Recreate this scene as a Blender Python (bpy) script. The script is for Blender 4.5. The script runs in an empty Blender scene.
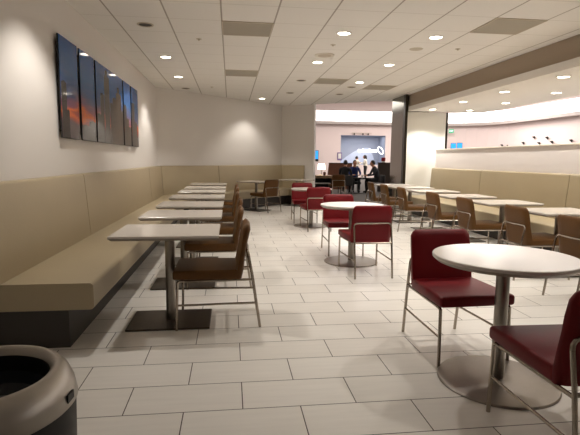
import bpy, bmesh, math, random
from mathutils import Vector, Matrix
PI = math.pi
C = bpy.context.scene.collection
random.seed(4)

# ------------------------------------------------------------------ materials
def rgb(r, g, b):
    f = lambda c: (c/255/12.92) if c/255 <= .04045 else ((c/255+.055)/1.055)**2.4
    return (f(r), f(g), f(b), 1)

def mat(name, col, rough=.5, metal=0, bump=0, bscale=60, var=0, vscale=8, emit=None, es=0, coat=0, spec=.5):
    m = bpy.data.materials.new(name); m.use_nodes = True
    nt = m.node_tree; b = nt.nodes['Principled BSDF']
    b.inputs['Base Color'].default_value = col
    b.inputs['Roughness'].default_value = rough
    b.inputs['Metallic'].default_value = metal
    b.inputs['Coat Weight'].default_value = coat
    b.inputs['Specular IOR Level'].default_value = spec
    geo = nt.nodes.new('ShaderNodeTexCoord')
    if var:
        n = nt.nodes.new('ShaderNodeTexNoise'); n.inputs['Scale'].default_value = vscale; n.inputs['Detail'].default_value = 4
        nt.links.new(geo.outputs['Object'], n.inputs['Vector'])
        mx = nt.nodes.new('ShaderNodeMix'); mx.data_type = 'RGBA'
        mx.inputs[6].default_value = tuple(c*(1-var) for c in col[:3])+(1,)
        mx.inputs[7].default_value = tuple(min(1, c*(1+var)) for c in col[:3])+(1,)
        nt.links.new(n.outputs['Fac'], mx.inputs[0]); nt.links.new(mx.outputs[2], b.inputs['Base Color'])
    if bump:
        n2 = nt.nodes.new('ShaderNodeTexNoise'); n2.inputs['Scale'].default_value = bscale
        nt.links.new(geo.outputs['Object'], n2.inputs['Vector'])
        bp = nt.nodes.new('ShaderNodeBump'); bp.inputs['Strength'].default_value = bump; bp.inputs['Distance'].default_value = .01
        nt.links.new(n2.outputs['Fac'], bp.inputs['Height']); nt.links.new(bp.outputs['Normal'], b.inputs['Normal'])
    if emit:
        b.inputs['Emission Color'].default_value = emit; b.inputs['Emission Strength'].default_value = es
    return m

M = {}
M['wall'] = mat('wall_paint', rgb(226, 221, 216), .7, bump=.05, bscale=180)
M['pinkwall'] = mat('concourse_paint', rgb(232, 215, 211), .6)
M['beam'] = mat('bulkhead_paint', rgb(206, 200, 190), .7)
M['beamdark'] = mat('bulkhead_dark_face', rgb(170, 154, 136), .8)  # darker tone for the upper bulkhead face
M['soffit'] = mat('soffit_paint', rgb(232, 227, 220), .7)
M['vinyl'] = mat('beige_vinyl', rgb(173, 158, 129), .42, bump=.12, bscale=90, var=.05, vscale=3)
M['kick'] = mat('bench_base_laminate', rgb(50, 44, 38), .5)
M['laminate'] = mat('white_laminate', rgb(217, 209, 200), .18, var=.01)
M['edge'] = mat('table_edge', rgb(150, 138, 124), .4)
M['steel'] = mat('brushed_steel', rgb(150, 144, 136), .32, 1, var=.06, vscale=30)
M['basesteel'] = mat('brushed_base_steel', rgb(150, 143, 136), .38, 1, var=.08, vscale=20)
M['darksteel'] = mat('bronzed_steel_plate', rgb(92, 84, 76), .38, .85, var=.08, vscale=20)
M['chrome'] = mat('satin_chrome_tube', rgb(168, 158, 146), .25, 1)
M['brown'] = mat('brown_leather', rgb(94, 63, 30), .5, spec=.2, bump=.15, bscale=140, var=.08, vscale=6)
M['red'] = mat('dark_red_leather', rgb(112, 14, 22), .45, spec=.25, bump=.15, bscale=140, var=.08, vscale=6)
M['vent'] = mat('perforated_vent', rgb(170, 162, 147), .7)
M['white'] = mat('white_metal', rgb(225, 218, 205), .4)
M['beige'] = mat('beige_plastic', rgb(198, 186, 168), .5)
M['dark'] = mat('dark_recess', rgb(38, 32, 26), .5)
M['black'] = mat('black_plastic', rgb(16, 15, 15), .55)
M['lens'] = mat('lit_lens', rgb(255, 244, 225), .4, emit=(1, .9, .74, 1), es=14)
M['mirror'] = mat('polished_cladding', rgb(128, 127, 116), .12, 1)
M['stripd'] = mat('dark_edge_metal', rgb(60, 54, 46), .3, .8)
M['glasspanel'] = mat('white_back_painted_glass', rgb(238, 236, 228), .08, coat=.5)
M['partition'] = mat('frosted_partition', rgb(234, 227, 225), .3)
M['cap'] = mat('partition_cap', rgb(236, 228, 216), .3)
M['cove'] = mat('cove_glow', rgb(255, 250, 245), .5, emit=(1, .96, .92, 1), es=3.2)
M['covelip'] = mat('cove_lip', rgb(190, 180, 176), .5)
M['carpet'] = mat('grey_carpet', rgb(92, 88, 84), .9, bump=.2, bscale=200)
M['walnut'] = mat('dark_walnut', rgb(116, 70, 46), .45, var=.25, vscale=12)
M['ebony'] = mat('ebony_wood', rgb(50, 36, 26), .45, var=.2, vscale=12)
M['charcoal'] = mat('charcoal_upholstery', rgb(44, 42, 42), .7)
M['tan'] = mat('tan_wood', rgb(150, 126, 98), .5, var=.15, vscale=15)
M['shade'] = mat('lit_lamp_shade', rgb(255, 245, 225), .6, emit=(1, .9, .72, 1), es=5)
M['clay'] = mat('brown_clay', rgb(98, 56, 40), .6)
M['paper'] = mat('white_paper', rgb(232, 228, 222), .7)
M['screen'] = mat('blue_screen', rgb(20, 110, 200), .2, emit=(.05, .42, .95, 1), es=.85)
M['matte'] = mat('matte_black_top', rgb(24, 21, 20), .9, spec=.08)
M['exitg'] = mat('green_lit_sign', rgb(20, 120, 70), .3, emit=(.05, .5, .25, 1), es=.8)
M['signw'] = mat('white_lit_sign', rgb(255, 255, 255), .3, emit=(1, 1, 1, 1), es=1.6)
M['backdrop'] = mat('blue_grey_backdrop', rgb(160, 166, 182), .5)
M['swoosh'] = mat('pale_blue_painted_glow', rgb(206, 214, 232), .5)
M['skin'] = mat('skin', rgb(196, 142, 112), .6)
M['hair'] = mat('dark_hair', rgb(28, 20, 18), .6)
M['cwhite'] = mat('cream_jacket', rgb(228, 222, 208), .8)
M['cblack'] = mat('black_cloth', rgb(22, 21, 23), .8)
M['cblue'] = mat('blue_cloth', rgb(32, 50, 108), .8)
M['cdark'] = mat('dark_grey_cloth', rgb(42, 42, 48), .8)
M['bagred'] = mat('red_fabric', rgb(150, 18, 36), .7)
M['wear'] = mat('brushed_bin_steel', rgb(176, 171, 164), .36, 1, var=.1, vscale=9)
M['liner'] = mat('bin_liner', rgb(46, 50, 58), .4, bump=.6, bscale=14)

def tile_floor():
    m = bpy.data.materials.new('porcelain_tiles'); m.use_nodes = True
    nt = m.node_tree; b = nt.nodes['Principled BSDF']
    g = nt.nodes.new('ShaderNodeNewGeometry')
    mp = nt.nodes.new('ShaderNodeVectorMath'); mp.operation = 'SUBTRACT'; mp.inputs[1].default_value = (-.2475, 2.342, 0)
    nt.links.new(g.outputs['Position'], mp.inputs[0])
    br = nt.nodes.new('ShaderNodeTexBrick')
    br.offset = .5; br.offset_frequency = 2; br.squash = 1
    br.inputs['Scale'].default_value = 1
    br.inputs['Brick Width'].default_value = .61
    br.inputs['Row Height'].default_value = .3005
    br.inputs['Mortar Size'].default_value = .003
    br.inputs['Mortar Smooth'].default_value = .1
    br.inputs['Bias'].default_value = 0
    br.inputs['Color1'].default_value = rgb(232, 228, 222)
    br.inputs['Color2'].default_value = rgb(226, 221, 214)
    br.inputs['Mortar'].default_value = rgb(56, 44, 35)
    nt.links.new(mp.outputs[0], br.inputs['Vector'])
    n = nt.nodes.new('ShaderNodeTexNoise'); n.inputs['Scale'].default_value = 5; n.inputs['Detail'].default_value = 5
    sc = nt.nodes.new('ShaderNodeVectorMath'); sc.operation = 'MULTIPLY'; sc.inputs[1].default_value = (.6, 6, 1)
    nt.links.new(g.outputs['Position'], sc.inputs[0]); nt.links.new(sc.outputs[0], n.inputs['Vector'])
    mx = nt.nodes.new('ShaderNodeMix'); mx.data_type = 'RGBA'; mx.blend_type = 'MULTIPLY'; mx.inputs[0].default_value = 1
    cr = nt.nodes.new('ShaderNodeValToRGB'); cr.color_ramp.elements[0].color = (.9, .9, .9, 1); cr.color_ramp.elements[1].color = (1.05, 1.05, 1.05, 1)
    nt.links.new(n.outputs['Fac'], cr.inputs['Fac'])
    nt.links.new(br.outputs['Color'], mx.inputs[6]); nt.links.new(cr.outputs['Color'], mx.inputs[7])
    nt.links.new(mx.outputs[2], b.inputs['Base Color'])
    b.inputs['Roughness'].default_value = .3
    bp = nt.nodes.new('ShaderNodeBump'); bp.inputs['Strength'].default_value = .25; bp.inputs['Distance'].default_value = .002; bp.invert = True
    nt.links.new(br.outputs['Fac'], bp.inputs['Height']); nt.links.new(bp.outputs['Normal'], b.inputs['Normal'])
    return m

def ceiling_mat():
    m = bpy.data.materials.new('acoustic_tiles'); m.use_nodes = True
    nt = m.node_tree; b = nt.nodes['Principled BSDF']; b.inputs['Roughness'].default_value = .85
    g = nt.nodes.new('ShaderNodeNewGeometry'); sep = nt.nodes.new('ShaderNodeSeparateXYZ')
    nt.links.new(g.outputs['Position'], sep.inputs[0])
    def line(axis, off, half):
        a = nt.nodes.new('ShaderNodeMath'); a.operation = 'SUBTRACT'; nt.links.new(sep.outputs[axis], a.inputs[0]); a.inputs[1].default_value = off - .3047
        f = nt.nodes.new('ShaderNodeMath'); f.operation = 'FLOORED_MODULO'; nt.links.new(a.outputs[0], f.inputs[0]); f.inputs[1].default_value = .6094
        s = nt.nodes.new('ShaderNodeMath'); s.operation = 'SUBTRACT'; nt.links.new(f.outputs[0], s.inputs[0]); s.inputs[1].default_value = .3047
        d = nt.nodes.new('ShaderNodeMath'); d.operation = 'ABSOLUTE'; nt.links.new(s.outputs[0], d.inputs[0])
        c = nt.nodes.new('ShaderNodeMath'); c.operation = 'LESS_THAN'; nt.links.new(d.outputs[0], c.inputs[0]); c.inputs[1].default_value = half
        return c
    lx = line(0, -.089, .009); ly = line(1, 5.165, .006)
    base = nt.nodes.new('ShaderNodeMix'); base.data_type = 'RGBA'
    n = nt.nodes.new('ShaderNodeTexNoise'); n.inputs['Scale'].default_value = 160; n.inputs['Detail'].default_value = 3
    nt.links.new(g.outputs['Position'], n.inputs['Vector'])
    base.inputs[6].default_value = rgb(234, 230, 224); base.inputs[7].default_value = rgb(243, 240, 235)
    nt.links.new(n.outputs['Fac'], base.inputs[0])
    m1 = nt.nodes.new('ShaderNodeMix'); m1.data_type = 'RGBA'; nt.links.new(ly.outputs[0], m1.inputs[0])
    nt.links.new(base.outputs[2], m1.inputs[6]); m1.inputs[7].default_value = rgb(216, 211, 203)
    m2 = nt.nodes.new('ShaderNodeMix'); m2.data_type = 'RGBA'; nt.links.new(lx.outputs[0], m2.inputs[0])
    nt.links.new(m1.outputs[2], m2.inputs[6]); m2.inputs[7].default_value = rgb(178, 170, 160)
    nt.links.new(m2.outputs[2], b.inputs['Base Color'])
    return m

def sunset_mat():
    m = bpy.data.materials.new('sunset_print'); m.use_nodes = True
    nt = m.node_tree; b = nt.nodes['Principled BSDF']; b.inputs['Roughness'].default_value = .07; b.inputs['Specular IOR Level'].default_value = .16
    g = nt.nodes.new('ShaderNodeNewGeometry'); sep = nt.nodes.new('ShaderNodeSeparateXYZ'); nt.links.new(g.outputs['Position'], sep.inputs[0])
    mr = nt.nodes.new('ShaderNodeMapRange'); mr.inputs['From Min'].default_value = 1.49; mr.inputs['From Max'].default_value = 2.465
    n = nt.nodes.new('ShaderNodeTexNoise'); n.inputs['Scale'].default_value = 2.4; n.inputs['Detail'].default_value = 6
    sc = nt.nodes.new('ShaderNodeVectorMath'); sc.operation = 'MULTIPLY'; sc.inputs[1].default_value = (1, .8, 4.2)
    nt.links.new(g.outputs['Position'], sc.inputs[0]); nt.links.new(sc.outputs[0], n.inputs['Vector'])
    ad = nt.nodes.new('ShaderNodeMath'); ad.operation = 'MULTIPLY_ADD'; nt.links.new(n.outputs['Fac'], ad.inputs[0]); ad.inputs[1].default_value = .34
    nt.links.new(sep.outputs[2], mr.inputs['Value']); 
    s2 = nt.nodes.new('ShaderNodeMath'); s2.operation = 'SUBTRACT'; nt.links.new(mr.outputs[0], s2.inputs[0]); s2.inputs[1].default_value = .17
    nt.links.new(s2.outputs[0], ad.inputs[2])
    cr = nt.nodes.new('ShaderNodeValToRGB'); e = cr.color_ramp.elements
    e[0].position = 0; e[0].color = rgb(104, 94, 96)
    e[1].position = 1; e[1].color = rgb(20, 84, 156)
    for p, c in [(.15, rgb(112, 98, 100)), (.23, rgb(178, 96, 84)), (.28, rgb(232, 124, 70)), (.34, rgb(156, 98, 112)), (.46, rgb(88, 96, 134)), (.66, rgb(46, 98, 158))]:
        x = e.new(p); x.color = c
    nt.links.new(ad.outputs[0], cr.inputs['Fac']); nt.links.new(cr.outputs['Color'], b.inputs['Base Color'])
    return m
def tower_mat(name, c1, c2):
    m = bpy.data.materials.new(name); m.use_nodes = True
    nt = m.node_tree; b = nt.nodes['Principled BSDF']; b.inputs['Roughness'].default_value = .07
    g = nt.nodes.new('ShaderNodeNewGeometry'); br = nt.nodes.new('ShaderNodeTexBrick')
    sep = nt.nodes.new('ShaderNodeSeparateXYZ'); cb = nt.nodes.new('ShaderNodeCombineXYZ')
    nt.links.new(g.outputs['Position'], sep.inputs[0]); nt.links.new(sep.outputs[1], cb.inputs[0]); nt.links.new(sep.outputs[2], cb.inputs[1])
    br.inputs['Scale'].default_value = 1; br.inputs['Brick Width'].default_value = .03; br.inputs['Row Height'].default_value = .045; br.offset = 0
    br.inputs['Mortar Size'].default_value = .005
    br.inputs['Color1'].default_value = c1; br.inputs['Color2'].default_value = c2; br.inputs['Mortar'].default_value = c1
    nt.links.new(cb.outputs[0], br.inputs['Vector']); nt.links.new(br.outputs['Color'], b.inputs['Base Color'])
    return m
M['floor'] = tile_floor(); M['ceil'] = ceiling_mat(); M['print'] = sunset_mat()
M['tower'] = tower_mat('tower_print', rgb(48, 43, 44), rgb(80, 70, 66)); M['tower2'] = tower_mat('bronze_tower_print', rgb(66, 53, 45), rgb(98, 78, 62))

# ------------------------------------------------------------------ mesh helpers
def box(bm, c, s, bev=0, seg=2, mi=0, rot=None):
    r = bmesh.ops.create_cube(bm, size=1)
    vs = r['verts']
    for v in vs: v.co = Vector((v.co.x*s[0], v.co.y*s[1], v.co.z*s[2]))
    fs = list({f for v in vs for f in v.link_faces})
    if bev:
        es = list({e for v in vs for e in v.link_edges})
        q = bmesh.ops.bevel(bm, geom=es, offset=bev, segments=seg, profile=.5, affect='EDGES')
        vs = list({v for f in q['faces'] for v in f.verts} | {v for v in vs if v.is_valid})
        fs = list({f for v in vs for f in v.link_faces})
    for v in vs:
        if rot: v.co = rot @ v.co
        v.co += Vector(c)
    for f in fs: f.material_index = mi
    return vs

def tube(bm, pts, r, n=10, mi=0):
    pts = [Vector(p) for p in pts]; rings = []
    t0 = (pts[1]-pts[0]).normalized()
    u = t0.orthogonal().normalized()
    for i, p in enumerate(pts):
        if i == 0: t = t0; k = 1
        elif i == len(pts)-1: t = (pts[i]-pts[i-1]).normalized(); k = 1
        else:
            a = (pts[i]-pts[i-1]).normalized(); b = (pts[i+1]-pts[i]).normalized(); t = (a+b).normalized()
        u = (u - t*u.dot(t)).normalized(); w = t.cross(u)
        rr = r[i] if isinstance(r, (list, tuple)) else r
        rings.append([bm.verts.new(p + (u*math.cos(2*PI*j/n)+w*math.sin(2*PI*j/n))*rr) for j in range(n)])
    fs = []
    for a, b in zip(rings, rings[1:]):
        for j in range(n): fs.append(bm.faces.new((a[j], a[(j+1) % n], b[(j+1) % n], b[j])))
    fs.append(bm.faces.new(rings[0][::-1])); fs.append(bm.faces.new(rings[-1]))
    for f in fs: f.material_index = mi

def lathe(bm, prof, c=(0, 0, 0), n=48, mi=0, closed_ends=True):
    rings = []
    for r, z in prof:
        if r < 1e-6: rings.append([bm.verts.new((c[0], c[1], c[2]+z))])
        else: rings.append([bm.verts.new((c[0]+r*math.cos(2*PI*j/n), c[1]+r*math.sin(2*PI*j/n), c[2]+z)) for j in range(n)])
    for a, b in zip(rings, rings[1:]):
        for j in range(n):
            k = (j+1) % n
            if len(a) == 1 and len(b) == 1: continue
            if len(a) == 1: f = bm.faces.new((a[0], b[k], b[j]))
            elif len(b) == 1: f = bm.faces.new((a[j], a[k], b[0]))
            else: f = bm.faces.new((a[j], a[k], b[k], b[j]))
            f.material_index = mi

def prism(bm, poly, z0, z1, mi=0):
    a = [bm.verts.new((x, y, z0)) for x, y in poly]; b = [bm.verts.new((x, y, z1)) for x, y in poly]
    n = len(poly)
    fs = [bm.faces.new(a[::-1]), bm.faces.new(b)]
    for i in range(n): fs.append(bm.faces.new((a[i], a[(i+1) % n], b[(i+1) % n], b[i])))
    for f in fs: f.material_index = mi

def obj(name, bm, m, parent=None, smooth=False, angle=35):
    bmesh.ops.recalc_face_normals(bm, faces=bm.faces[:])
    me = bpy.data.meshes.new(name); bm.to_mesh(me); bm.free()
    for x in (m if isinstance(m, (list, tuple)) else [m]): me.materials.append(x)
    if smooth:
        me.polygons.foreach_set('use_smooth', [True]*len(me.polygons))
        me.set_sharp_from_angle(angle=math.radians(angle))
    o = bpy.data.objects.new(name, me); C.objects.link(o)
    if parent: o.parent = parent
    return o

def tag(o, label, cat, group=None):
    o['label'] = label; o['category'] = cat
    if group: o['group'] = group
    return o
def thing(name, label, cat, loc=(0, 0, 0), rz=0, group=None):
    o = bpy.data.objects.new(name, None); C.objects.link(o); o.empty_display_size = .1
    o.location = loc; o.rotation_euler = (0, 0, rz)
    return tag(o, label, cat, group)
def struct(name, bm, m, smooth=False):
    o = obj(name, bm, m, None, smooth); o['kind'] = 'structure'; return o
def dup(root, loc, rz=0, label=None, group=None):
    r = root.copy(); C.objects.link(r); r.location = loc; r.rotation_euler = (0, 0, rz)
    if label: r['label'] = label
    if group: r['group'] = group
    for ch in list(root.children):
        c = ch.copy(); C.objects.link(c); c.parent = r
        for g in list(ch.children):
            d = g.copy(); C.objects.link(d); d.parent = c
    return r
NB = bmesh.new

# ------------------------------------------------------------------ camera
h_cam = 1.3007
yaw, pitch, roll, foc = .1260, .1228, -.0096, 472.03
fw = Vector((math.sin(yaw)*math.cos(pitch), math.cos(yaw)*math.cos(pitch), -math.sin(pitch)))
rt = Vector((math.cos(yaw), -math.sin(yaw), 0)); up = rt.cross(fw)
r2 = rt*math.cos(roll)-up*math.sin(roll); u2 = up*math.cos(roll)+rt*math.sin(roll)
cd = bpy.data.cameras.new('camera'); cam = bpy.data.objects.new('camera', cd); C.objects.link(cam)
cd.sensor_width = 36; cd.lens = foc/580*36; cd.clip_end = 200; cd.clip_start = .02
mw = Matrix((r2, u2, -fw)).transposed().to_4x4(); mw.translation = (0, 0, h_cam); cam.matrix_world = mw
bpy.context.scene.camera = cam

# ------------------------------------------------------------------ setting
HC = 2.89
A = (-1.66, 11.19); B = (1.55, 14.40); E_ = (2.44, 13.82)
bm = NB(); box(bm, (9, 5.4, -.05), (22.2, 16.8, .1)); struct('floor', bm, M['floor'])
bm = NB(); box(bm, (9, 24.95, -.05), (22.2, 22.3, .1)); struct('floor_concourse', bm, M['carpet'])
bm = NB(); prism(bm, [(-1.66, -3), (4.34, -3), (4.34, 12.45), E_, B, A], HC, HC+.12); struct('ceiling', bm, M['ceil'])
bm = NB(); box(bm, (-1.76, 4.1, HC/2+.05), (.2, 14.4, HC+.1)); struct('wall_left', bm, M['wall'])
def wallseg(name, p, q, z1, th, m, z0=0):
    p = Vector(p); q = Vector(q); d = (q-p).normalized(); n = Vector((-d.y, d.x))*th
    bm = NB(); prism(bm, [tuple(p), tuple(q), tuple(q+n), tuple(p+n)], z0, z1); return struct(name, bm, m)
wallseg('wall_back', A, B, HC+.1, .2, M['wall'])
wallseg('wall_end', B, E_, HC+.1, .12, M['wall'])
bm = NB(); box(bm, (9, -3.1, 2.8), (22.2, .2, 5.6)); struct('wall_front', bm, M['wall'])
# bulkhead and lower ceiling on the right
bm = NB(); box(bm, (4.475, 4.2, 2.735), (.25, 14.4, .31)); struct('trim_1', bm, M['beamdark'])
bm = NB(); box(bm, (5.22, 4.1, 2.535), (1.88, 14.2, .11)); struct('ceiling_right', bm, M['soffit'])
bm = NB(); box(bm, (6.10, 4.1, 4.1), (.12, 14.2, 3.0)); struct('trim_2', bm, M['soffit'])
# column, glossy panel, partition
bm = NB(); box(bm, (4.56, 11.83, 1.445), (.65, .84, 2.89)); struct('wall_column', bm, M['mirror'])
bm = NB(); box(bm, (4.268, 11.345, 1.445), (.066, .12, 2.89)); struct('trim_3', bm, M['stripd'])
bm = NB(); box(bm, (4.80, 11.34, 1.24), (.99, .08, 2.478), .004); struct('wall_panel', bm, M['glasspanel'])
bm = NB(); box(bm, (5.325, 11.35, 1.24), (.05, .1, 2.478)); struct('trim_4', bm, M['stripd'])
bm = NB(); box(bm, (5.02, 4.1, .775), (.08, 14, 1.55)); struct('wall_partition', bm, M['partition'])
bm = NB(); box(bm, (5.02, 4.1, 1.5625), (.14, 14.02, .025), .004); struct('trim_5', bm, M['cap'])

# concourse: back wall with a serving opening, curved right wall, ceiling
WX0, WX1, WZ0, WZ1, WY = 8.07, 11.49, .94, 3.10, 34.4
bm = NB()
for x0, x1, z0, z1 in [(-1, WX0, 0, 5.6), (WX1, 15.2, 0, 5.6), (WX0, WX1, 0, WZ0), (WX0, WX1, WZ1, 5.6)]:
    box(bm, ((x0+x1)/2, WY+.1, (z0+z1)/2), (x1-x0, .2, z1-z0))
box(bm, (-.8, 24.9, 2.8), (.2, 19, 5.6)); struct('wall_concourse', bm, M['pinkwall'])
path = [(15.2, 34.4)]
for k in range(1, 9):
    a = PI/2*k/8; path.append((15.2+4*math.sin(a), 30.4+4*math.cos(a)))
path += [(19.4, 24), (19.7, -3.2)]
bm = NB()
va = [(bm.verts.new((x, y, 0)), bm.verts.new((x, y, 5.6))) for x, y in path]
for a, b in zip(va, va[1:]): bm.faces.new((a[0], b[0], b[1], a[1]))
w = struct('wall_right', bm, M['pinkwall'])
sol = w.modifiers.new('thickness', 'SOLIDIFY'); sol.thickness = .2; sol.offset = 1
bm = NB(); box(bm, (9.5, 24.9, 5.65), (21.5, 19.6, .1)); struct('ceiling_concourse', bm, M['soffit'])
bm = NB(); box(bm, (13, 6.1, 5.65), (13.8, 18.4, .1)); struct('ceiling_concourse.001', bm, M['soffit'])
bm = NB(); prism(bm, [E_, (4.34, 12.45), (4.34, 12.6), (2.55, 13.93)], HC+.12, 5.6); struct('trim_6', bm, M['soffit'])
bm = NB(); box(bm, (5.25, 12.5, 4.3), (1.86, .12, 2.6)); struct('trim_7', bm, M['soffit'])
# the glowing cove follows the concourse walls
def offpath(d):
    pts = [(-.7+d, 15.5), (-.7+d, 34.4-d), (15.2, 34.4-d)]
    for k in range(1, 9):
        a = PI/2*k/8; pts.append((15.2+(4-d)*math.sin(a), 30.4+(4-d)*math.cos(a)))
    pts += [(19.4-d, 24), (19.7-d, -3)]
    return pts
def strip(bm, d0, d1, z0, z1):
    p, q = offpath(d0), offpath(d1)
    V = [[bm.verts.new((*a, z0)), bm.verts.new((*b, z0)), bm.verts.new((*b, z1)), bm.verts.new((*a, z1))] for a, b in zip(p, q)]
    for u, v in zip(V, V[1:]):
        for i in range(4): bm.faces.new((u[i], u[(i+1) % 4], v[(i+1) % 4], v[i])).material_index = 0 if i == 1 else 1
    bm.faces.new(V[0]); bm.faces.new(V[-1][::-1])
cv = thing('cove_light', 'long glowing white cove band curving around the concourse above its pink walls', 'light', (9, 34, 4))
bm = NB(); strip(bm, .32, .42, 4.07, 4.80); o = obj('glowing_band', bm, [M['cove'], M['covelip']], cv, True); o.location = (-9, -34, -4)
bm = NB(); strip(bm, .01, .5, 3.86, 4.06); o = obj('lip', bm, [M['covelip'], M['covelip']], cv); o.location = (-9, -34, -4)

# ------------------------------------------------------------------ ceiling fixtures
ORD = ['nearest', 'second', 'third', 'fourth', 'fifth', 'sixth', 'seventh', 'eighth']
def spot(x, y, z, watts, size=110, col=(1, .94, .86), blend=.55):
    l = bpy.data.lights.new('downlight_lamp', 'SPOT'); l.energy = watts; l.color = col
    l.spot_size = math.radians(size); l.spot_blend = blend; l.shadow_soft_size = .045
    o = bpy.data.objects.new('downlight_lamp', l); C.objects.link(o); o.location = (x, y, z)
def downlight_proto(lit):
    t = thing('downlight', '-', 'light')
    bm = NB(); lathe(bm, [(.098, 0), (.098, -.006), (.086, -.010), (.076, -.004), (.076, 0)]); obj('trim_ring', bm, M['white'] if lit else M['beige'], t, True)
    bm = NB()
    if lit: lathe(bm, [(0, -.004), (.076, -.004), (.076, -.001), (0, -.001)])
    else: lathe(bm, [(0, -.0015), (.04, -.0015), (.055, -.003), (.076, -.0035), (.076, -.0005), (0, -.0005)])
    obj('lens', bm, M['lens'] if lit else M['dark'], t, True)
    return t
W_MAIN = 70
lit0 = downlight_proto(True); dark0 = downlight_proto(False); used = {'l': 0, 'd': 0}
def place_light(x, y, z, lit, label, group, watts=None, emit=True):
    p, k = (lit0, 'l') if lit else (dark0, 'd')
    if not used[k]:
        used[k] = 1; p.location = (x, y, z); p['label'] = label; p['group'] = group
    else: dup(p, (x, y, z), 0, label, group)
    if lit: spot(x, y, z-.03, watts or W_MAIN, 124 if z < 2.6 else 110)
G = 'round downlights in the tiled ceiling'
place_light(-1.004, 7.91, HC, True, 'lit round downlight near the left wall, above the wall pictures, the nearer one', G)
place_light(-1.004, 9.74, HC, True, 'lit round downlight near the left wall, the farther one toward the corner', G)
place_light(1.435, 6.08, HC, True, 'lit round downlight in the middle ceiling row, nearest of that row', G)
place_light(1.435, 7.91, HC, True, 'lit round downlight in the middle ceiling row, just beyond the ceiling speaker', G)
place_light(2.655, 6.08, HC, True, 'lit round downlight left of the large square vent at upper right, nearest of its row', G)
place_light(2.655, 7.91, HC, True, 'lit round downlight in the row nearest the bulkhead, second from the camera', G)
place_light(2.655, 9.74, HC, True, 'small far lit round downlight between the two far ceiling vents', G)
place_light(.848, 12.78, HC, True, 'lit round downlight close to the back wall, above its bright pool of light', G, 50)
place_light(-1.004, 6.08, HC, False, 'unlit dark round downlight near the left wall, in front of the lit ones', G)
place_light(-1.004, 11.3, HC, False, 'unlit dark round downlight at the back left corner of the ceiling', G)
place_light(1.435, 9.74, HC, False, 'unlit dark round downlight in the middle row, the nearer of the unlit pair', G)
place_light(1.435, 11.57, HC, False, 'unlit dark round downlight in the middle row, the farther of the unlit pair', G)
place_light(2.655, 11.57, HC, False, 'unlit dark round downlight above the opening to the concourse', G)
place_light(2.655, 10.41, HC, False, 'unlit dark round downlight just beyond the farthest lit one before the opening', G)
# lamps of the same grid that hang outside the frame still light the room
for x, y, w_ in [(-1.004, 4.25, W_MAIN), (1.435, 4.25, 58), (2.655, 4.25, 58), (2.655, 2.42, 42)]:
    spot(x, y, HC-.03, w_)
G = 'round downlights in the lower right ceiling'
place_light(4.62, 6.25, 2.48, True, 'lit round downlight in the lower ceiling, nearest of the inner row at far right', G, 60)
for i, y in enumerate((7.74, 9.19, 10.65)):
    place_light(4.65, y, 2.48, True, ['lit round downlight in the lower ceiling inner row, second from the right edge', 'lit round downlight in the lower ceiling inner row, third from the right edge', 'lit round downlight in the lower ceiling, just in front of the glossy white panel'][i], G, 60 if i < 2 else 95)
for i, y in enumerate((7.68, 9.2, 10.67)):
    place_light(5.57, y, 2.48, True, ['lit round downlight in the lower ceiling outer row, the one nearest the camera', 'lit round downlight in the lower ceiling outer row, middle one', 'lit round downlight in the lower ceiling outer row, farthest one'][i], G, 60)
for x, y in [(4.62, 4.75), (4.62, 3.25), (5.57, 6.2), (5.57, 4.7)]: spot(x, y, 2.45, 60, 124)

G = 'square grey ceiling vents'
vt = thing('ceiling_vent', 'square grey perforated ceiling vent at upper centre, nearest of the middle pair', 'vent', (.2155, 6.08, HC), 0, G)
bm = NB(); box(bm, (0, 0, -.004), (.592, .592, .008)); obj('panel', bm, M['vent'], vt)
bm = NB()
for s in (-1, 1):
    box(bm, (s*.3, 0, -.005), (.012, .612, .010)); box(bm, (0, s*.3, -.005), (.588, .012, .010))
obj('frame', bm, M['beige'], vt)
for x, y, l in [(.2155, 9.125, 'square grey perforated ceiling vent in the upper centre, the farther and smaller-looking one'), (2.045, 9.735, 'grey ceiling vent beside the far middle downlight, left of the pair near the opening'),
                (3.265, 10.345, 'grey ceiling vent close to the bulkhead and mirrored column'), (3.265, 5.47, 'large square grey ceiling vent at upper right beside the bulkhead')]:
    dup(vt, (x, y, HC), 0, l)
# ceiling speaker, discs and sprinkler caps
t = thing('ceiling_speaker', 'round beige ceiling speaker beside a lit downlight in the middle row', 'speaker', (1.442, 7.36, HC))
bm = NB(); lathe(bm, [(0, -.018), (.08, -.02), (.10, -.016), (.10, 0), (0, 0)]); obj('grille', bm, M['beige'], t, True)
bm = NB(); lathe(bm, [(.10, -.012), (.15, -.01), (.155, 0), (.1, 0)]); obj('rim', bm, M['white'], t, True)
t = tag(obj('cover_disc', (lambda b: (lathe(b, [(0, -.008), (.09, -.008), (.1, 0), (0, 0)]), b)[1])(NB()), M['beige'], None, True), 'flat round beige disc in the ceiling between the two lit downlights', 'cover'); t.location = (2.66, 6.75, HC+.002)
t = thing('sprinkler_head', 'small sprinkler head in the ceiling above the round speaker', 'sprinkler', (1.43, 6.70, HC+.002), 0, 'small ceiling sprinkler heads')
bm = NB(); lathe(bm, [(0, -.006), (.035, -.006), (.042, 0), (0, 0)], n=20); obj('plate', bm, M['beige'], t, True)
bm = NB(); lathe(bm, [(0, -.02), (.014, -.02), (.010, -.014), (.010, -.006), (0, -.006)], n=12); obj('nozzle', bm, M['beige'], t, True)
for x, y, l in [(-.41, 6.68, 'small sprinkler head in the ceiling left of the large middle vent'), (-.40, 10.98, 'small sprinkler head in the ceiling toward the back left corner'), (3.24, 6.65, 'small sprinkler head in the ceiling left of the bulkhead')]:
    dup(t, (x, y, HC+.002), 0, l)

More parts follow.
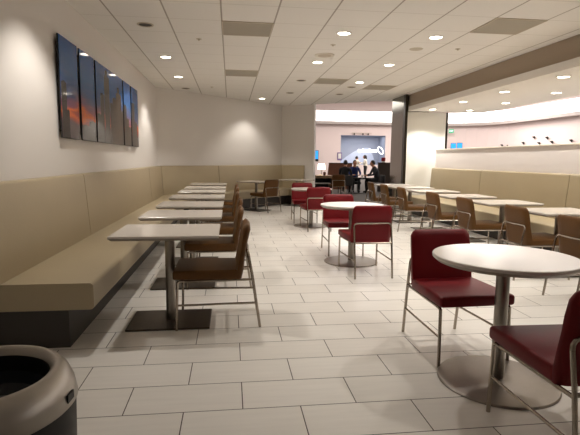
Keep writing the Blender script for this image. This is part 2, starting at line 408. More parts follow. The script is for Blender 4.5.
# ------------------------------------------------------------------ benches
def sweep(bm, P0, P1, n, prof, k0=0, k1=0):
    """closed profile of (distance from wall, height) between two plan points; k = mitre shift per distance"""
    P0 = Vector(P0); P1 = Vector(P1); n = Vector(n).normalized(); t = (P1-P0).normalized()
    a = []; b = []
    for d, z in prof:
        p = P0+n*d+t*(d*k0); q = P1+n*d-t*(d*k1)
        a.append(bm.verts.new((p.x, p.y, z))); b.append(bm.verts.new((q.x, q.y, z)))
    m = len(prof)
    for i in range(m): bm.faces.new((a[i], a[(i+1) % m], b[(i+1) % m], b[i]))
    bm.faces.new(a[::-1]); bm.faces.new(b)
def rounded(pts, r, seg=4):
    out = []
    n = len(pts)
    for i in range(n):
        p = Vector(pts[i]); a = Vector(pts[i-1]); b = Vector(pts[(i+1) % n])
        da = (a-p); db = (b-p); rr = min(r, da.length*.45, db.length*.45)
        s = p+da.normalized()*rr; e = p+db.normalized()*rr
        for k in range(seg+1):
            t = k/seg; out.append(tuple(s*(1-t)**2+p*2*t*(1-t)+e*t*t))
    return out
SEAT = rounded([(.09, .265), (.722, .265), (.722, .45), (.09, .45)], .028)
BACK = rounded([(.005, .40), (.13, .40), (.075, 1.125), (.005, 1.125)], .03)
BASE = [(.02, 0), (.555, 0), (.555, .262), (.02, .262)]
def bench(name, label, segs, seams, joint):
    t = thing(name, label, 'bench', (segs[0][0][0], segs[0][0][1], 0))
    off = -Vector((segs[0][0][0], segs[0][0][1], 0))
    def add(nm, prof, m, P0, P1, n, k0, k1, sm=True):
        bm = NB(); sweep(bm, P0, P1, n, prof, k0, k1); bmesh.ops.translate(bm, verts=bm.verts, vec=off)
        return obj(nm, bm, m, t, sm, 40)
    for P0, P1, n, k0, k1 in segs:
        add('base', BASE, M['kick'], P0, P1, n, k0, k1, False)
        add('seat', SEAT, M['vinyl'], P0, P1, n, k0, k1)
        v0 = Vector(P0); L = (Vector(P1)-v0).length; d = (Vector(P1)-v0)/L
        cuts = [0]+[s for s in seams if 0 < s < L]+[L]
        for i, (u, v) in enumerate(zip(cuts, cuts[1:])):
            add('backrest', BACK, M['vinyl'], v0+d*(u+(.007 if i else 0)), v0+d*(v-(.007 if v < L else 0)), n, k0 if i == 0 else 0, k1 if v == L else 0)
    return t
LB = -1.655
n1 = (.7071, -.7071); d2 = Vector((E_[0]-B[0], E_[1]-B[1])).normalized(); n2 = (d2.y, -d2.x)
k_a = math.tan(math.radians(22.5)); k_b = math.tan(.5*(PI/4+math.atan2(-d2.y, d2.x)))
bench('banquette_bench', 'long beige upholstered banquette bench along the left wall', [((LB, 3.28), (LB, A[1]), (1, 0), 0, k_a)], [2.10, 6.25], 0)
g = .005
bench('banquette_bench', 'beige upholstered corner banquette along the back wall', [((A[0]+.01, A[1]+.004), (B[0], B[1]-g), n1, k_a, k_b), ((B[0]-.003, B[1]-g), (B[0]+d2.x*.77, B[1]+d2.y*.77-g), n2, k_b, 0)], [1.83], 0)
bench('banquette_bench', 'long beige upholstered banquette bench against the low white partition on the right', [((4.975, 11.1), (4.975, 1.2), (-1, 0), 0, 0)], [2.31, 4.77, 7.2], 0)

# ------------------------------------------------------------------ chairs
def chair_proto(name, cat_label, leather):
    t = thing(name, cat_label, 'chair')
    bm = NB(); box(bm, (0, .04, .423), (.46, .49, .078), .018, 3)
    for v in bm.verts:
        v.co.x *= 1 + .10*(v.co.y+.2)/.48
        if v.co.y > .1 and v.co.z < .42: v.co.z += .008
        if abs(v.co.x) < .2 and v.co.z > .45: v.co.z -= .004
    obj('seat', bm, leather, t, True, 60)
    # backrest: closed side profile (y, z), rounded top corners, slightly crowned
    cl = [(-.203, .384), (-.212, .45), (-.224, .53), (-.238, .61), (-.252, .69), (-.266, .76), (-.271, .790), (-.273, .803)]
    th = [.05, .062, .056, .048, .056, .058, .044, .014]
    hw = [.224, .229, .228, .226, .226, .222, .206, .19]
    bm = NB(); N = 10; rings = []
    for (y, z), tt, w in zip(cl, th, hw):
        ring = []
        for j in range(N+1):
            x = -w+2*w*j/N; bow = .010*(1-(x/w)**2); e = 1 if 0 < j < N else .45
            ring.append((x, y+tt/2*e-bow, z))
        for j in range(N, -1, -1):
            x = -w+2*w*j/N; bow = .010*(1-(x/w)**2); e = 1 if 0 < j < N else .45
            ring.append((x, y-tt/2*e-bow, z))
        rings.append([bm.verts.new(p) for p in ring])
    m = len(rings[0])
    for a, b in zip(rings, rings[1:]):
        for j in range(m): bm.faces.new((a[j], a[(j+1) % m], b[(j+1) % m], b[j]))
    for rg in (rings[0], rings[-1]):
        for j in range(N): bm.faces.new((rg[j], rg[j+1], rg[m-2-j], rg[m-1-j]))
    obj('backrest', bm, leather, t, True, 70)
    r = .0108
    for s in (-1, 1):
        bm = NB(); tube(bm, [(s*.212, -.372, 0), (s*.212, -.315, .40), (s*.212, -.285, .56)], r); obj('leg', bm, M['chrome'], t, True)
        bm = NB(); tube(bm, [(s*.238, .262, 0), (s*.236, .25, .37), (s*.235, .235, .380), (s*.233, .20, .380)], r); obj('leg', bm, M['chrome'], t, True)
    bm = NB(); pts = [(-.212, -.285, .56), (-.209, -.281, .582), (-.198, -.277, .598), (-.178, -.275, .605), (0, -.281, .605), (.178, -.275, .605), (.198, -.277, .598), (.209, -.281, .582), (.212, -.285, .56)]
    tube(bm, pts, r); obj('back_bar', bm, M['chrome'], t, True)
    bm = NB(); tube(bm, [(-.212, -.316, .39), (.212, -.316, .39)], r*.9); obj('cross_bar', bm, M['chrome'], t, True)
    for s in (-1, 1):
        bm = NB(); tube(bm, [(s*.212, -.317, .380), (s*.233, .20, .380)], r*.9); obj('side_rail', bm, M['chrome'], t, True)
        bm = NB(); tube(bm, [(s*.212, -.344, .195), (s*.237, .256, .195)], r*.75); obj('stretcher', bm, M['chrome'], t, True)
    return t
brown = chair_proto('dining_chair', '-', M['brown']); redc = chair_proto('dining_chair', '-', M['red'])
first = {'b': True, 'r': True}
def put_chair(kind, x, y, deg, label, group):
    p = brown if kind == 'b' else redc
    if first[kind]:
        first[kind] = False; p.location = (x, y, 0); p.rotation_euler = (0, 0, math.radians(deg)); p['label'] = label; p['group'] = group
    else: dup(p, (x, y, 0), math.radians(deg), label, group)

# ------------------------------------------------------------------ rectangular tables
def rect_table_proto():
    t = thing('cafe_table', '-', 'table')
    bm = NB()
    prof = [(.0, .74), (.0, .722), (-.016, .704)]
    L, D = .785, .65
    rings = []
    for o_, z in [(-.003, .74), (0, .737), (0, .722), (-.02, .704)]:
        x, y = L/2+o_, D/2+o_
        rings.append([bm.verts.new(p) for p in [(-x, -y, z), (x, -y, z), (x, y, z), (-x, y, z)]])
    fs = bm.faces.new(rings[0])
    for i, (a, b) in enumerate(zip(rings, rings[1:])):
        for j in range(4):
            f = bm.faces.new((a[j], a[(j+1) % 4], b[(j+1) % 4], b[j])); f.material_index = 1 if i == 2 else 0
    f = bm.faces.new(rings[-1][::-1]); f.material_index = 1
    obj('tabletop', bm, [M['laminate'], M['edge']], t)
    bm = NB(); tube(bm, [(0, 0, .012), (0, 0, .704)], .038, 24); obj('column', bm, M['steel'], t, True)
    bm = NB(); box(bm, (0, 0, .699), (.34, .3, .008)); obj('mounting_plate', bm, M['darksteel'], t)
    bm = NB(); box(bm, (0, 0, .007), (.63, .46, .014), .004); obj('base_plate', bm, M['darksteel'], t)
    return t
tab = rect_table_proto(); tf = [True]
def put_table(x, y, deg, label, group):
    if tf[0]:
        tf[0] = False; tab.location = (x, y, 0); tab.rotation_euler = (0, 0, math.radians(deg)); tab['label'] = label; tab['group'] = group
    else: dup(tab, (x, y, 0), math.radians(deg), label, group)
LY = [3.785, 4.92, 6.0, 7.17, 8.36, 9.5, 10.8]
LCX = [-.15, -.17, -.15, -.17, -.15, -.15, -.14]
word = ['nearest the camera', 'second from the camera', 'third from the camera', 'fourth from the camera', 'third from the far end', 'second from the far end', 'farthest from the camera']
for i, y in enumerate(LY):
    put_table(-.48, y-.01, 0, f'rectangular white-topped table in the row along the left bench, {word[i]}', 'white tables along the left bench')
    if i < 6:
        put_chair('b', LCX[i], y-.015, 90, f'brown leather chair in the row facing the left bench, ' + (word[i] if i < 4 else ['', '', '', '', 'second from the far end', 'farthest from the camera'][i]), 'brown chairs facing the left bench')
put_table(.65, 12.03, -45, 'rectangular table before the back bench, left one with a brown chair at it', 'white tables along the back bench')
put_table(1.86, 13.2, -45, 'rectangular table before the back bench, right one half hidden by red chairs', 'white tables along the back bench')
put_chair('b', .85, 11.74, 36, 'lone brown leather chair at the table before the back bench', 'brown chairs at the back bench')
RY = [5.015, 6.165, 7.3, 8.5, 9.62, 10.62]
for i, y in enumerate(RY):
    put_table(3.785, y, 0, 'rectangular white table in the row along the right bench, ' + ['nearest, cut by right edge', 'second from the camera', 'third from the camera', 'fourth from the camera', 'second from the far end', 'farthest from the camera'][i], 'white tables along the right bench')
RC = [(3.41, 3.95, -90), (3.46, 4.93, -91), (3.44, 6.09, -90), (3.44, 7.14, -89), (3.42, 8.45, -92), (3.43, 9.5, -90), (3.43, 10.42, -91)]
for i, (x, y, a) in enumerate(RC):
    put_chair('b', x, y, a, 'brown chair in the row facing the right bench, ' + ['nearest and cut by the right edge', 'second from the camera', 'third from the camera', 'fourth from the camera', 'third from the far end', 'second from the far end', 'farthest from the camera'][i], 'brown chairs facing the right bench')

# ------------------------------------------------------------------ round tables
def round_proto():
    t = thing('round_table', '-', 'table')
    bm = NB(); lathe(bm, [(0, .74), (.395, .74), (.40, .736), (.40, .722)], n=72); lathe(bm, [(.40, .722), (.375, .702), (0, .702)], n=72, mi=1)
    bmesh.ops.remove_doubles(bm, verts=bm.verts, dist=1e-5)
    obj('tabletop', bm, [M['laminate'], M['edge']], t, True)
    bm = NB(); tube(bm, [(0, 0, .02), (0, 0, .702)], .038, 28); obj('column', bm, M['steel'], t, True)
    bm = NB(); lathe(bm, [(0, .698), (.16, .698), (.16, .703), (0, .703)]); obj('mounting_plate', bm, M['darksteel'], t)
    bm = NB(); lathe(bm, [(0, .026), (.06, .026), (.3, .019), (.335, .013), (.34, .008), (.34, 0), (0, 0)], n=72); obj('base_plate', bm, M['basesteel'], t, True, 20)
    return t
rt0 = round_proto()
rt0.location = (1.57, 2.505, 0); G = 'round white tables in the aisle'
tag(rt0, 'round white-topped pedestal table in the right foreground', 'table', G)
rt_mid = dup(rt0, (1.53, 5.82, 0), 0, 'round white-topped pedestal table in the middle of the aisle, between two red chairs', G)
rt_far = dup(rt0, (1.57, 9.1, 0), 0, 'round white-topped pedestal table farthest down the aisle', G)
rt0.scale = (1, 1, 1.026)
G = 'red chairs at the round tables'
put_chair('r', 1.528, 2.98, 182, 'dark red chair behind the foreground round table, facing the camera', G)
put_chair('r', 1.56, 1.91, -2, 'dark red chair cut by the right edge, in front of the foreground round table', G)
put_chair('r', 1.555, 5.30, 1, 'red chair with its back to the camera at the middle round table', G)
put_chair('r', 1.55, 6.42, 180, 'red chair behind the middle round table, facing the camera', G)
put_chair('r', 1.58, 8.69, 2, 'red chair with its back to the camera at the farthest round table', G)
put_chair('r', 1.52, 9.72, 180, 'red chair behind the farthest round table, facing the camera', G)

# ------------------------------------------------------------------ wall pictures
G = 'glossy city picture panels on the left wall'
panels = [(4.885, 5.43, 'tall narrow sunset city picture panel on the left wall, nearest of five', [(.02, .30, .55, 0), (.30, .42, .28, 0)]),
          (5.515, 6.06, 'narrow sunset picture panel, second of five on the left wall', [(.0, .5, .16, 0), (.5, 1, .22, 0)]),
          (6.13, 7.56, 'wide picture panel with tall city towers, the middle of five on the left wall', [(.0, .12, .35, 0), (.12, .24, .62, 0), (.26, .44, .88, 0), (.30, .38, .95, 0), (.46, .56, .55, 0), (.56, .70, .64, 1), (.70, .92, .74, 1), (.76, .84, .82, 1), (.92, 1, .5, 0)]),
          (7.635, 8.13, 'narrow city picture panel, fourth of five on the left wall', [(.0, .35, .62, 0), (.35, .7, .42, 1), (.7, 1, .3, 0)]),
          (8.215, 8.76, 'narrow city picture panel on the left wall, farthest of five', [(.0, .4, .72, 0), (.4, .75, .4, 0)])]
for y0, y1, lab, tw in panels:
    t = thing('picture_panel', lab, 'picture', (-1.625, (y0+y1)/2, 1.978), 0, G)
    bm = NB(); box(bm, (.004, 0, 0), (.014, y1-y0, .98), .002); obj('board', bm, M['black'], t)
    for sy in (-1, 1):
        for sz in (-1, 1):
            bm = NB(); tube(bm, [(-.034, sy*((y1-y0)/2-.07), sz*.42), (-.003, sy*((y1-y0)/2-.07), sz*.42)], .009, 12); obj('standoff', bm, M['steel'], t, True)
    bm = NB(); box(bm, (.0125, 0, 0), (.003, y1-y0-.006, .974))
    H = .974; W = y1-y0-.006
    for i, (a, b, hh, mi) in enumerate(tw):
        x = .0142+.00012*i
        q = [bm.verts.new((x, -W/2+W*a, -H/2)), bm.verts.new((x, -W/2+W*b, -H/2)), bm.verts.new((x, -W/2+W*b, -H/2+H*hh)), bm.verts.new((x, -W/2+W*(a*.45+b*.55), -H/2+H*(hh+.02))), bm.verts.new((x, -W/2+W*a, -H/2+H*hh))]
        f = bm.faces.new(q); f.material_index = 1+mi
    obj('print', bm, [M['print'], M['tower'], M['tower2']], t)

# ------------------------------------------------------------------ litter bin
t = thing('litter_bin', 'round litter bin with a brushed steel rim at the lower left', 'bin', (-.635, 1.225, 0))
bm = NB(); lathe(bm, [(0, 0), (.20, 0), (.205, .02), (.222, .664), (.19, .664), (.185, .04), (0, .04)], n=64); obj('body', bm, M['black'], t, True)
bm = NB(); lathe(bm, [(.160, .728), (.165, .748), (.177, .756), (.191, .753), (.207, .736), (.220, .705), (.227, .668), (.224, .665), (.205, .665), (.205, .69), (.165, .72)], n=72); obj('rim_lid', bm, M['wear'], t, True, 60)
bm = NB(); lathe(bm, [(.157, .69), (.152, .655), (.12, .635), (.05, .645), (0, .65)], n=48); obj('liner', bm, M['liner'], t, True)
bm = NB(); lathe(bm, [(.1585, .60), (.1585, .734), (.162, .734), (.162, .60)], n=64); obj('collar', bm, M['black'], t, True)
a = math.radians(-4)
bm = NB(); box(bm, (0, 0, 0), (.038, .006, .022), .002, rot=Matrix.Rotation(a+PI/2, 3, 'Z')); bmesh.ops.translate(bm, verts=bm.verts, vec=(.2235*math.cos(a), .2235*math.sin(a), .69)); o = obj('badge', bm, M['black'], t); o['label'] = 'small dark badge on the steel rim'

# ------------------------------------------------------------------ concourse furniture
t = thing('console_table', 'dark console table with a tan top past the end of the back wall', 'table', (3.1, 16.5, 0))
bm = NB(); box(bm, (0, 0, .70), (.9, .45, .1), .004); obj('top', bm, M['tan'], t)
bm = NB(); box(bm, (0, .19, .325), (.86, .04, .65)); box(bm, (-.41, 0, .325), (.04, .4, .65)); box(bm, (.41, 0, .325), (.04, .4, .65)); obj('body', bm, M['black'], t)
bm = NB(); box(bm, (0, -.02, .47), (.77, .36, .03)); obj('shelf', bm, M['paper'], t)
t = thing('table_lamp', 'glowing white table lamp on the console past the back wall end', 'lamp', (3.21, 16.58, .75))
bm = NB(); lathe(bm, [(0, .0), (.06, 0), (.06, .015), (.015, .03), (.012, .22), (0, .22)], n=24); obj('base', bm, M['steel'], t, True)
bm = NB(); lathe(bm, [(.13, .20), (.115, .40), (.11, .40), (.125, .20)], n=32); obj('lamp_shade', bm, M['shade'], t, True)
l = bpy.data.lights.new('bulb', 'POINT'); l.energy = 6; l.color = (1, .85, .65); l.shadow_soft_size = .04
o = bpy.data.objects.new('bulb', l); C.objects.link(o); o.location = (3.21, 16.58, 1.06)
bm = NB(); lathe(bm, [(0, 0), (.035, 0), (.055, .05), (.05, .10), (.035, .12), (.03, .12), (.04, .06), (0, .01)], n=24)
tag(obj('clay_pot', bm, M['clay'], None, True), 'small brown clay pot on the console beside the glowing lamp', 'pot').location = (3.28, 16.36, .75)
put_chair('b', 3.64, 15.98, 0, 'brown chair with its back to the camera beyond the end of the back wall', 'brown chairs in the concourse')

def booth(name, label, x0, x1, y, z, m, slant=0):
    t = thing(name, label, 'partition', ((x0+x1)/2, y, 0))
    w = (x1-x0)/2
    bm = NB(); a = [bm.verts.new(p) for p in [(-w-slant, -.04, 0), (w, -.04, 0), (w, -.04, z), (-w, -.04, z)]]; b = [bm.verts.new((v.co.x, .04, v.co.z)) for v in a]
    bm.faces.new(a); bm.faces.new(b[::-1])
    for i in range(4): bm.faces.new((a[i], b[i], b[(i+1) % 4], a[(i+1) % 4]))
    obj('board', bm, m, t)
    bm = NB(); box(bm, (0, 0, z+.012), (2*w+.03, .1, .024), .004); obj('cap_rail', bm, M['ebony'], t)
booth('booth_partition', 'reddish brown wooden booth partition behind the seated people, left one', 4.3, 5.34, 20.5, 1.14, M['walnut'], .12)
booth('booth_partition', 'dark brown wooden booth partition beside the mirrored column', 6.05, 7.6, 19, 1.18, M['ebony'])
t = thing('gift_bag', 'small red bag with a white band on top of the dark booth partition', 'bag', (6.27, 19, 1.204))
bm = NB(); box(bm, (0, 0, .125), (.17, .07, .16), .03, 3); obj('body', bm, M['bagred'], t, True)
bm = NB(); box(bm, (0, 0, .025), (.15, .075, .05), .01); obj('band', bm, M['paper'], t)
t = thing('lounge_table', 'low black table between the seated people in the concourse', 'table', (5.0, 18.1, 0))
bm = NB(); box(bm, (0, 0, .58), (.76, .7, .04), .006); obj('tabletop', bm, M['matte'], t)
bm = NB(); tube(bm, [(0, 0, .02), (0, 0, .56)], .035, 16); obj('column', bm, M['black'], t, True)
bm = NB(); lathe(bm, [(0, .02), (.2, .018), (.22, .008), (.22, 0), (0, 0)], n=32); obj('base_plate', bm, M['black'], t, True)
t = thing('paper_cup', 'white paper cup on the low black table', 'cup', (5.08, 17.9, .60))
bm = NB(); lathe(bm, [(0, 0), (.03, 0), (.042, .11), (0, .11)], n=20); obj('body', bm, M['paper'], t, True)
bm = NB(); lathe(bm, [(0, .125), (.035, .125), (.045, .11), (0, .11)], n=20); obj('lid', bm, M['white'], t, True)
lc = thing('lounge_chair', 'charcoal low lounge chair under the person dressed in black', 'chair', (4.36, 17.75, 0), 0, 'charcoal lounge chairs in the concourse')
bm = NB(); box(bm, (0, .0, .37), (.5, .5, .1), .03, 3); obj('seat', bm, M['charcoal'], lc, True)
bm = NB(); box(bm, (0, -.27, .52), (.5, .07, .40), .03, 3); obj('backrest', bm, M['charcoal'], lc, True)
for sx in (-1, 1):
    for sy in (-1, 1):
        bm = NB(); tube(bm, [(sx*.21, sy*.21, 0), (sx*.2, sy*.2, .33)], [.014, .02], 10); obj('leg', bm, M['ebony'], lc, True)
dup(lc, (5.0, 18.85, 0), PI, 'charcoal low lounge chair under the person in blue')
dup(lc, (5.68, 18.05, 0), PI/2, 'charcoal low lounge chair under the person beside the dark partition')

# serving opening: recess, painted graphic, lit sign
bm = NB()
box(bm, ((WX0+WX1)/2, 36.05, (WZ0+WZ1)/2), (WX1-WX0+.4, .1, WZ1-WZ0+.4)); box(bm, (WX0-.05, 35.3, 2.02), (.1, 1.5, 2.4)); box(bm, (WX1+.05, 35.3, 2.02), (.1, 1.5, 2.4))
box(bm, ((WX0+WX1)/2, 35.3, WZ1+.05), (3.6, 1.5, .1)); box(bm, ((WX0+WX1)/2, 35.3, WZ0-.05), (3.6, 1.5, .1))
struct('wall_recess', bm, M['backdrop'])
bm = NB()
pts = []
for k in range(13):
    s = k/12; pts.append((8.2+2.6*s, .98+1.25*math.sin(s*PI*.55)))
top = [bm.verts.new((x, 35.985, z)) for x, z in pts]; bot = [bm.verts.new((8.35+2.9*k/12, 35.985, .96)) for k in range(13)]
for i in range(12): bm.faces.new((bot[i], bot[i+1], top[i+1], top[i]))
top2 = [bm.verts.new((v.co.x, 35.995, v.co.z)) for v in top]
for i in range(12): bm.faces.new((top[i], top[i+1], top2[i+1], top2[i]))
tag(obj('wall_painted_glow', bm, M['swoosh']), 'painted pale curved graphic on the blue grey wall behind the serving counter', 'glow')  # bright sweep of light on the recess wall, drawn as a paler flat mesh
t = thing('lit_sign', 'glowing white wall sign with a tilted ring over the serving counter', 'sign', (10.32, 34.64, 1.98))
bm = NB()
for k in range(9):
    hh = [.24, .2, .26, .2, .2, .27, .2, .22, .2][k]
    box(bm, (-.8+.165*k, 0, hh/2-.12), (.15, .06, hh), .03, 3)
box(bm, (-.14, 0, -.01), (1.45, .05, .14), .02, 2); obj('lettering', bm, M['signw'], t, True)
bm = NB(); ring = []
for k in range(29):
    a = 2*PI*k/28; x, z = .16*math.cos(a), .30*math.sin(a); c_, s_ = math.cos(.6), math.sin(.6)
    ring.append((.86+x*c_-z*s_, 0, .03+x*s_+z*c_))
tube(bm, ring, .03, 10); obj('ring_emblem', bm, M['signw'], t, True)
t = thing('counter_spotlights', 'small track of three spotlights along the top of the serving opening', 'light', (10, 34.3, 3.2))
bm = NB(); box(bm, (-.4, 0, .06), (1.5, .05, .03)); obj('track', bm, M['beige'], t)
for x in (-.95, -.3, .1):
    bm = NB(); lathe(bm, [(0, -.08), (.05, -.08), (.04, .045), (0, .045)], c=(x, 0, 0), n=16); obj('spot_head', bm, M['dark'], t, True)
t = thing('wall_screen', 'blue lit screen on the pink wall, just past the end of the back wall', 'screen', (6.1, 34.36, 1.57))
bm = NB(); box(bm, (0, .01, 0), (.62, .05, .80), .006); obj('housing', bm, M['black'], t)
bm = NB(); box(bm, (0, -.018, .07), (.56, .006, .6)); obj('display', bm, M['screen'], t)
t = thing('poster', 'small pale poster in a purple frame beside the serving opening', 'poster', (8.0, 34.37, 1.55))
bm = NB(); box(bm, (0, 0, 0), (.34, .04, .56), .004); obj('frame', bm, mat('purple_frame', rgb(120, 96, 150), .5), t)
bm = NB(); box(bm, (0, -.022, .02), (.22, .006, .38)); obj('sheet', bm, M['paper'], t)
ms = thing('menu_screen', 'bright blue menu screen beside the glossy panel, left of the pair', 'screen', (16.42, 33.6, 2.40), -.35, 'blue menu screens')
bm = NB(); box(bm, (0, .02, 0), (.38, .05, .40), .004); obj('housing', bm, M['black'], ms)
bm = NB(); box(bm, (0, -.008, 0), (.34, .006, .35)); obj('display', bm, M['screen'], ms)
dup(ms, (16.83, 33.45, 2.42), -.35, 'bright blue menu screen above the partition, right of the pair')
t = thing('exit_sign', 'small green lit exit sign beside the glossy white panel', 'sign', (16.24, 33.7, 3.48), -.3)
bm = NB(); box(bm, (0, .02, 0), (.36, .06, .26), .01); obj('housing', bm, M['exitg'], t)
fc = bpy.data.curves.new('lettering', 'FONT'); fc.body = 'EXIT'; fc.size = .13; fc.extrude = .003; fc.align_x = 'CENTER'; fc.align_y = 'CENTER'
fo = bpy.data.objects.new('tmp_text', fc); C.objects.link(fo); bpy.context.view_layer.update()
me = bpy.data.meshes.new_from_object(fo.evaluated_get(bpy.context.evaluated_depsgraph_get())); bpy.data.objects.remove(fo)
me.materials.clear(); me.materials.append(M['signw']); o = bpy.data.objects.new('lettering', me); C.objects.link(o); o.parent = t
o.rotation_euler = (PI/2, 0, 0); o.location = (0, -.014, 0)
# small black wall ornaments
orn = [(31.45, 2.40), (31.0, 2.38), (29.27, 2.49), (28.24, 2.81), (27.72, 2.43), (27.02, 2.73), (26.58, 2.46), (25.0, 2.49)]
olab = ['small black wedge ornament on the pink wall, leftmost of the scattered group', 'faint low wedge ornament on the pink wall, second from the left', 'small black wedge ornament on the pink wall, third from the left', 'highest black wedge ornament on the pink wall',
        'low black wedge ornament right under the highest one', 'black wedge ornament just right of the highest one', 'low black wedge ornament, second from the right', 'black wedge ornament on the pink wall, rightmost of the group']
def wallx(y):
    if y < 30.4: return 19.2 + (19.4-19.2)*(30.4-y)/6.4 if y > 24 else 19.4
    return 15.2+math.sqrt(max(0, 16-(y-30.4)**2))
for i, ((y, z), lb) in enumerate(zip(orn, olab)):
    bm = NB(); s = .6 if i == 1 else 1
    P = [(-.17, .13, .07), (-.17, -.15, .09), (-.05, -.02, -.11), (0, 0, .03), (0, .03, -.03)]
    P = [bm.verts.new((x*s, yy*s, zz*s)) for x, yy, zz in P]
    for f in [(0, 1, 2), (0, 3, 1), (1, 3, 4), (1, 4, 2), (0, 2, 4), (0, 4, 3)]: bm.faces.new([P[k] for k in f])
    tag(obj('wall_ornament', bm, M['black']), lb, 'ornament', 'black ornaments on the pink wall').location = (wallx(y)-.004, y, z)

# ------------------------------------------------------------------ people
def person(label, loc, rz, J, cl, hairstyle, look=(0, 1)):
    """J: joints in metres, front = +Y; cl: materials for top, legs, shoes"""
    root = thing('person', label, 'person', loc, rz)
    order = ['pelvis', 'waist', 'chest', 'neck', 'skull']
    R = dict(pelvis=.135, waist=.125, chest=.145, neck=.055, skull=.075, sh=.062, el=.045, wr=.030, hd=.030, hip=.095, kn=.062, an=.042, toe=.036)
    verts = []; edges = []; rad = []; seg = []
    def add(n, p, r): verts.append(Vector(p)); rad.append(r); return len(verts)-1
    idx = {n: add(n, J[n], R[n]) for n in order}
    for a, b, m in [('pelvis', 'waist', 0), ('waist', 'chest', 0), ('chest', 'neck', 0), ('neck', 'skull', 3)]:
        edges.append((idx[a], idx[b])); seg.append(m)
    for s in ('l', 'r'):
        prev = idx['chest']
        for n, m in [('sh', 0), ('el', 0), ('wr', 0), ('hd', 3)]:
            k = add(n, J[n+s], R[n]); edges.append((prev, k)); seg.append(m); prev = k
        hd, wr = Vector(J['hd'+s]), Vector(J['wr'+s]); d = (hd-wr).normalized(); side = d.cross(Vector((0, 0, 1)))
        side = side.normalized() if side.length > .1 else Vector((1, 0, 0)); dn = side.cross(d)
        for q, ln in zip((-1.2, -.4, .4, 1.2), (.065, .078, .074, .058)):
            k1 = add('f', hd+side*.018*q+d*(ln*.5), .0095); k2 = add('f', hd+side*.02*q+d*ln-dn*.012, .008)
            edges += [(prev, k1), (k1, k2)]; seg += [3, 3]
        k1 = add('t', hd-d*.02+side*.035, .011); k2 = add('t', hd+d*.02+side*.045, .009); edges += [(prev, k1), (k1, k2)]; seg += [3, 3]
        prev = idx['pelvis']
        for n, m in [('hip', 1), ('kn', 1), ('an', 1), ('toe', 2)]:
            k = add(n, J[n+s], R[n]); edges.append((prev, k)); seg.append(m); prev = k
    me = bpy.data.meshes.new('skeleton'); me.from_pydata([tuple(v) for v in verts], edges, [])
    so = bpy.data.objects.new('skeleton', me); C.objects.link(so)
    sk = so.modifiers.new('skin', 'SKIN'); sk.use_smooth_shade = True
    for i, r in enumerate(rad):
        sv = me.skin_vertices[0].data[i]; sv.radius = (r, r); sv.use_root = (i == 0)
    sb = so.modifiers.new('sub', 'SUBSURF'); sb.levels = 1; sb.render_levels = 1
    bpy.context.view_layer.update()
    body = bpy.data.meshes.new_from_object(so.evaluated_get(bpy.context.evaluated_depsgraph_get()))
    bpy.data.objects.remove(so)
    bm = NB(); bm.from_mesh(body)
    def near(p):
        best = (9, 0)
        for (a, b), m in zip(edges, seg):
            A_, B_ = verts[a], verts[b]; ab = B_-A_; t_ = max(0, min(1, (p-A_).dot(ab)/max(ab.dot(ab), 1e-9)))
            d = (p-A_-ab*t_).length - .5*min(rad[a], rad[b])
            if d < best[0]: best = (d, m)
        return best[1]
    for f in bm.faces: f.material_index = near(f.calc_center_median())
    # head with nose, brow, chin, ears, eyes and mouth
    hc = Vector(J['skull'])+Vector((0, .012, .05)); la = math.atan2(-look[0], look[1]); rot = Matrix.Rotation(la, 3, 'Z')
    q = bmesh.ops.create_uvsphere(bm, u_segments=20, v_segments=14, radius=1)
    vs = q['verts']
    for v in vs:
        x, y, z = v.co
        w = .074*(1-.22*max(0, -z)); p = Vector((x*w, y*.094*(1-.10*max(0, -z)), z*.118))
        if y > .75 and abs(x) < .22 and -.35 < z < .12: p.y += .022*(1-abs(z+.15)/.3)
        if y > .6 and z < -.72: p.y += .012
        if y > .6 and .1 < z < .3 and .2 < abs(x) < .6: p.y -= .006
        v.co = rot @ p + hc
    for f in {f for v in vs for f in v.link_faces}: f.material_index = 3
    for s in (-1, 1):
        box(bm, hc+rot @ Vector((s*.075, -.005, -.005)), (.014, .032, .055), .006, 2, 3, rot)
        box(bm, hc+rot @ Vector((s*.03, .084, .012)), (.024, .012, .010), .003, 1, 4, rot)
    box(bm, hc+rot @ Vector((0, .084, -.058)), (.042, .012, .009), .003, 1, 5, rot)
    bmesh.ops.recalc_face_normals(bm, faces=bm.faces[:])
    obj('body', bm, [*cl, M['skin'], M['hair'], M['bagred']], root, True, 80)
    bm = NB(); q = bmesh.ops.create_uvsphere(bm, u_segments=20, v_segments=14, radius=1)
    for v in q['verts']:
        x, y, z = v.co
        p = Vector((x*.084, y*.104-.012, z*.126+.012))
        if y > .25 and z < .45: p.y = min(p.y, .03)
        if hairstyle == 'long' and z < 0 and y < .35: p.z *= 2.3; p.y -= .01; p.x *= 1.05
        elif hairstyle == 'short' and z < -.2: p.z *= .55; p.y = min(p.y, -.02)
        v.co = rot @ p + hc
    obj('hair', bm, M['hair'], root, True, 80)
    return root
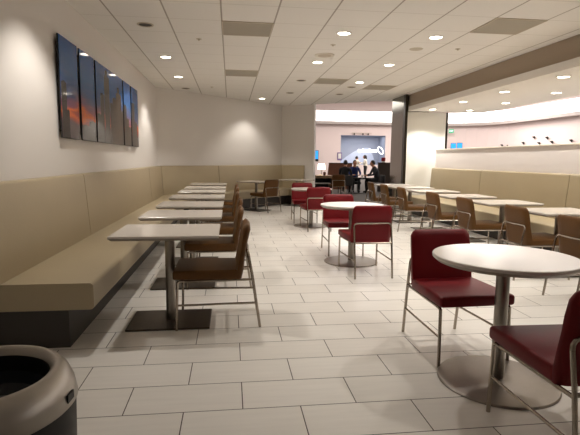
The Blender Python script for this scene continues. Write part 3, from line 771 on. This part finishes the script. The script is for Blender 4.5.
def standing(h, lean=0, arm='side'):
    k = h/1.70
    J = dict(pelvis=(0, 0, .93), waist=(0, .01, 1.08), chest=(0, .0+lean*.3, 1.28), neck=(0, .0+lean*.45, 1.47), skull=(0, .015+lean*.5, 1.535))
    for s, x in (('l', -1), ('r', 1)):
        J['sh'+s] = (x*.19, lean*.35, 1.38)
        if arm == 'front':
            J['el'+s] = (x*.23, .06, 1.13); J['wr'+s] = (x*.14, .27, 1.18); J['hd'+s] = (x*.11, .34, 1.20)
        else:
            J['el'+s] = (x*.25, -.02, 1.11); J['wr'+s] = (x*.26, .06, .88); J['hd'+s] = (x*.26, .08, .80)
        J['hip'+s] = (x*.10, 0, .86); J['kn'+s] = (x*.11, .02, .48); J['an'+s] = (x*.11, -.02, .08); J['toe'+s] = (x*.12, .12, .036)
    return {n: tuple(c*k for c in p) for n, p in J.items()}
def seated(z, lean=.05):
    J = dict(pelvis=(0, -.06, z+.13), waist=(0, -.07+lean*.3, z+.28), chest=(0, -.07+lean, z+.45), neck=(0, -.05+lean*1.4, z+.63), skull=(0, -.03+lean*1.5, z+.69))
    for s, x in (('l', -1), ('r', 1)):
        J['sh'+s] = (x*.185, -.06+lean, z+.55); J['el'+s] = (x*.23, .05+lean, z+.32); J['wr'+s] = (x*.13, .26+lean, z+.27); J['hd'+s] = (x*.10, .33+lean, z+.28)
        J['hip'+s] = (x*.10, 0, z+.10); J['kn'+s] = (x*.12, .38, z+.09); J['an'+s] = (x*.12, .34, .08); J['toe'+s] = (x*.13, .48, .036)
    return J
p = person('person standing in a cream jacket and black trousers with long dark hair', (9.0, 31, 0), math.radians(68), standing(1.60, .05, 'front'), [M['cwhite'], M['cblack'], M['black']], 'long'); p.scale = (1.25, 1.25, 1)
p = person('person standing in a cream top with dark hair, left of the one with long hair', (8.58, 31.9, 0), math.radians(-60), standing(1.52, .1, 'front'), [M['cwhite'], M['cdark'], M['black']], 'short'); p.scale = (1.2, 1.2, 1)
person('person dressed in black seated with back to the camera', (4.36, 17.76, 0), math.radians(-25), seated(.42, .06), [M['cblack'], M['cblack'], M['black']], 'short')
person('person in a blue top seated behind the low black table, facing the camera', (5.0, 18.84, 0), PI, seated(.42, .08), [M['cblue'], M['cblack'], M['black']], 'short')
person('person in dark clothes seated beside the dark partition, turned to the table', (5.68, 18.05, 0), math.radians(90), seated(.42, .12), [M['cdark'], M['cblack'], M['black']], 'short')

# ------------------------------------------------------------------ concourse light
def area(x, y, z, sx, sy, w, col=(1, .93, .88)):  # unseen area lights added to brighten the concourse and serving recess
    l = bpy.data.lights.new('concourse_fill_light', 'AREA'); l.shape = 'RECTANGLE'; l.size = sx; l.size_y = sy; l.energy = w; l.color = col
    o = bpy.data.objects.new('concourse_fill_light', l); C.objects.link(o); o.location = (x, y, z)
area(10, 29, 5.55, 8, 4, 420); area(13.5, 19, 5.55, 5, 8, 600); area(15.5, 27.5, 5.55, 4, 5, 520); area(5.5, 20, 5.55, 3, 3, 60)
area((WX0+WX1)/2, 35.0, WZ1-.03, 3.0, .6, 26, (.95, .97, 1))
w = bpy.data.worlds.new('world'); bpy.context.scene.world = w; w.use_nodes = True
w.node_tree.nodes['Background'].inputs[0].default_value = (.9, .8, .7, 1); w.node_tree.nodes['Background'].inputs[1].default_value = .05

vs = bpy.context.scene.view_settings
vs.view_transform = 'Standard'; vs.look = 'None'; vs.gamma = 1; vs.exposure = .2; vs.use_curve_mapping = False
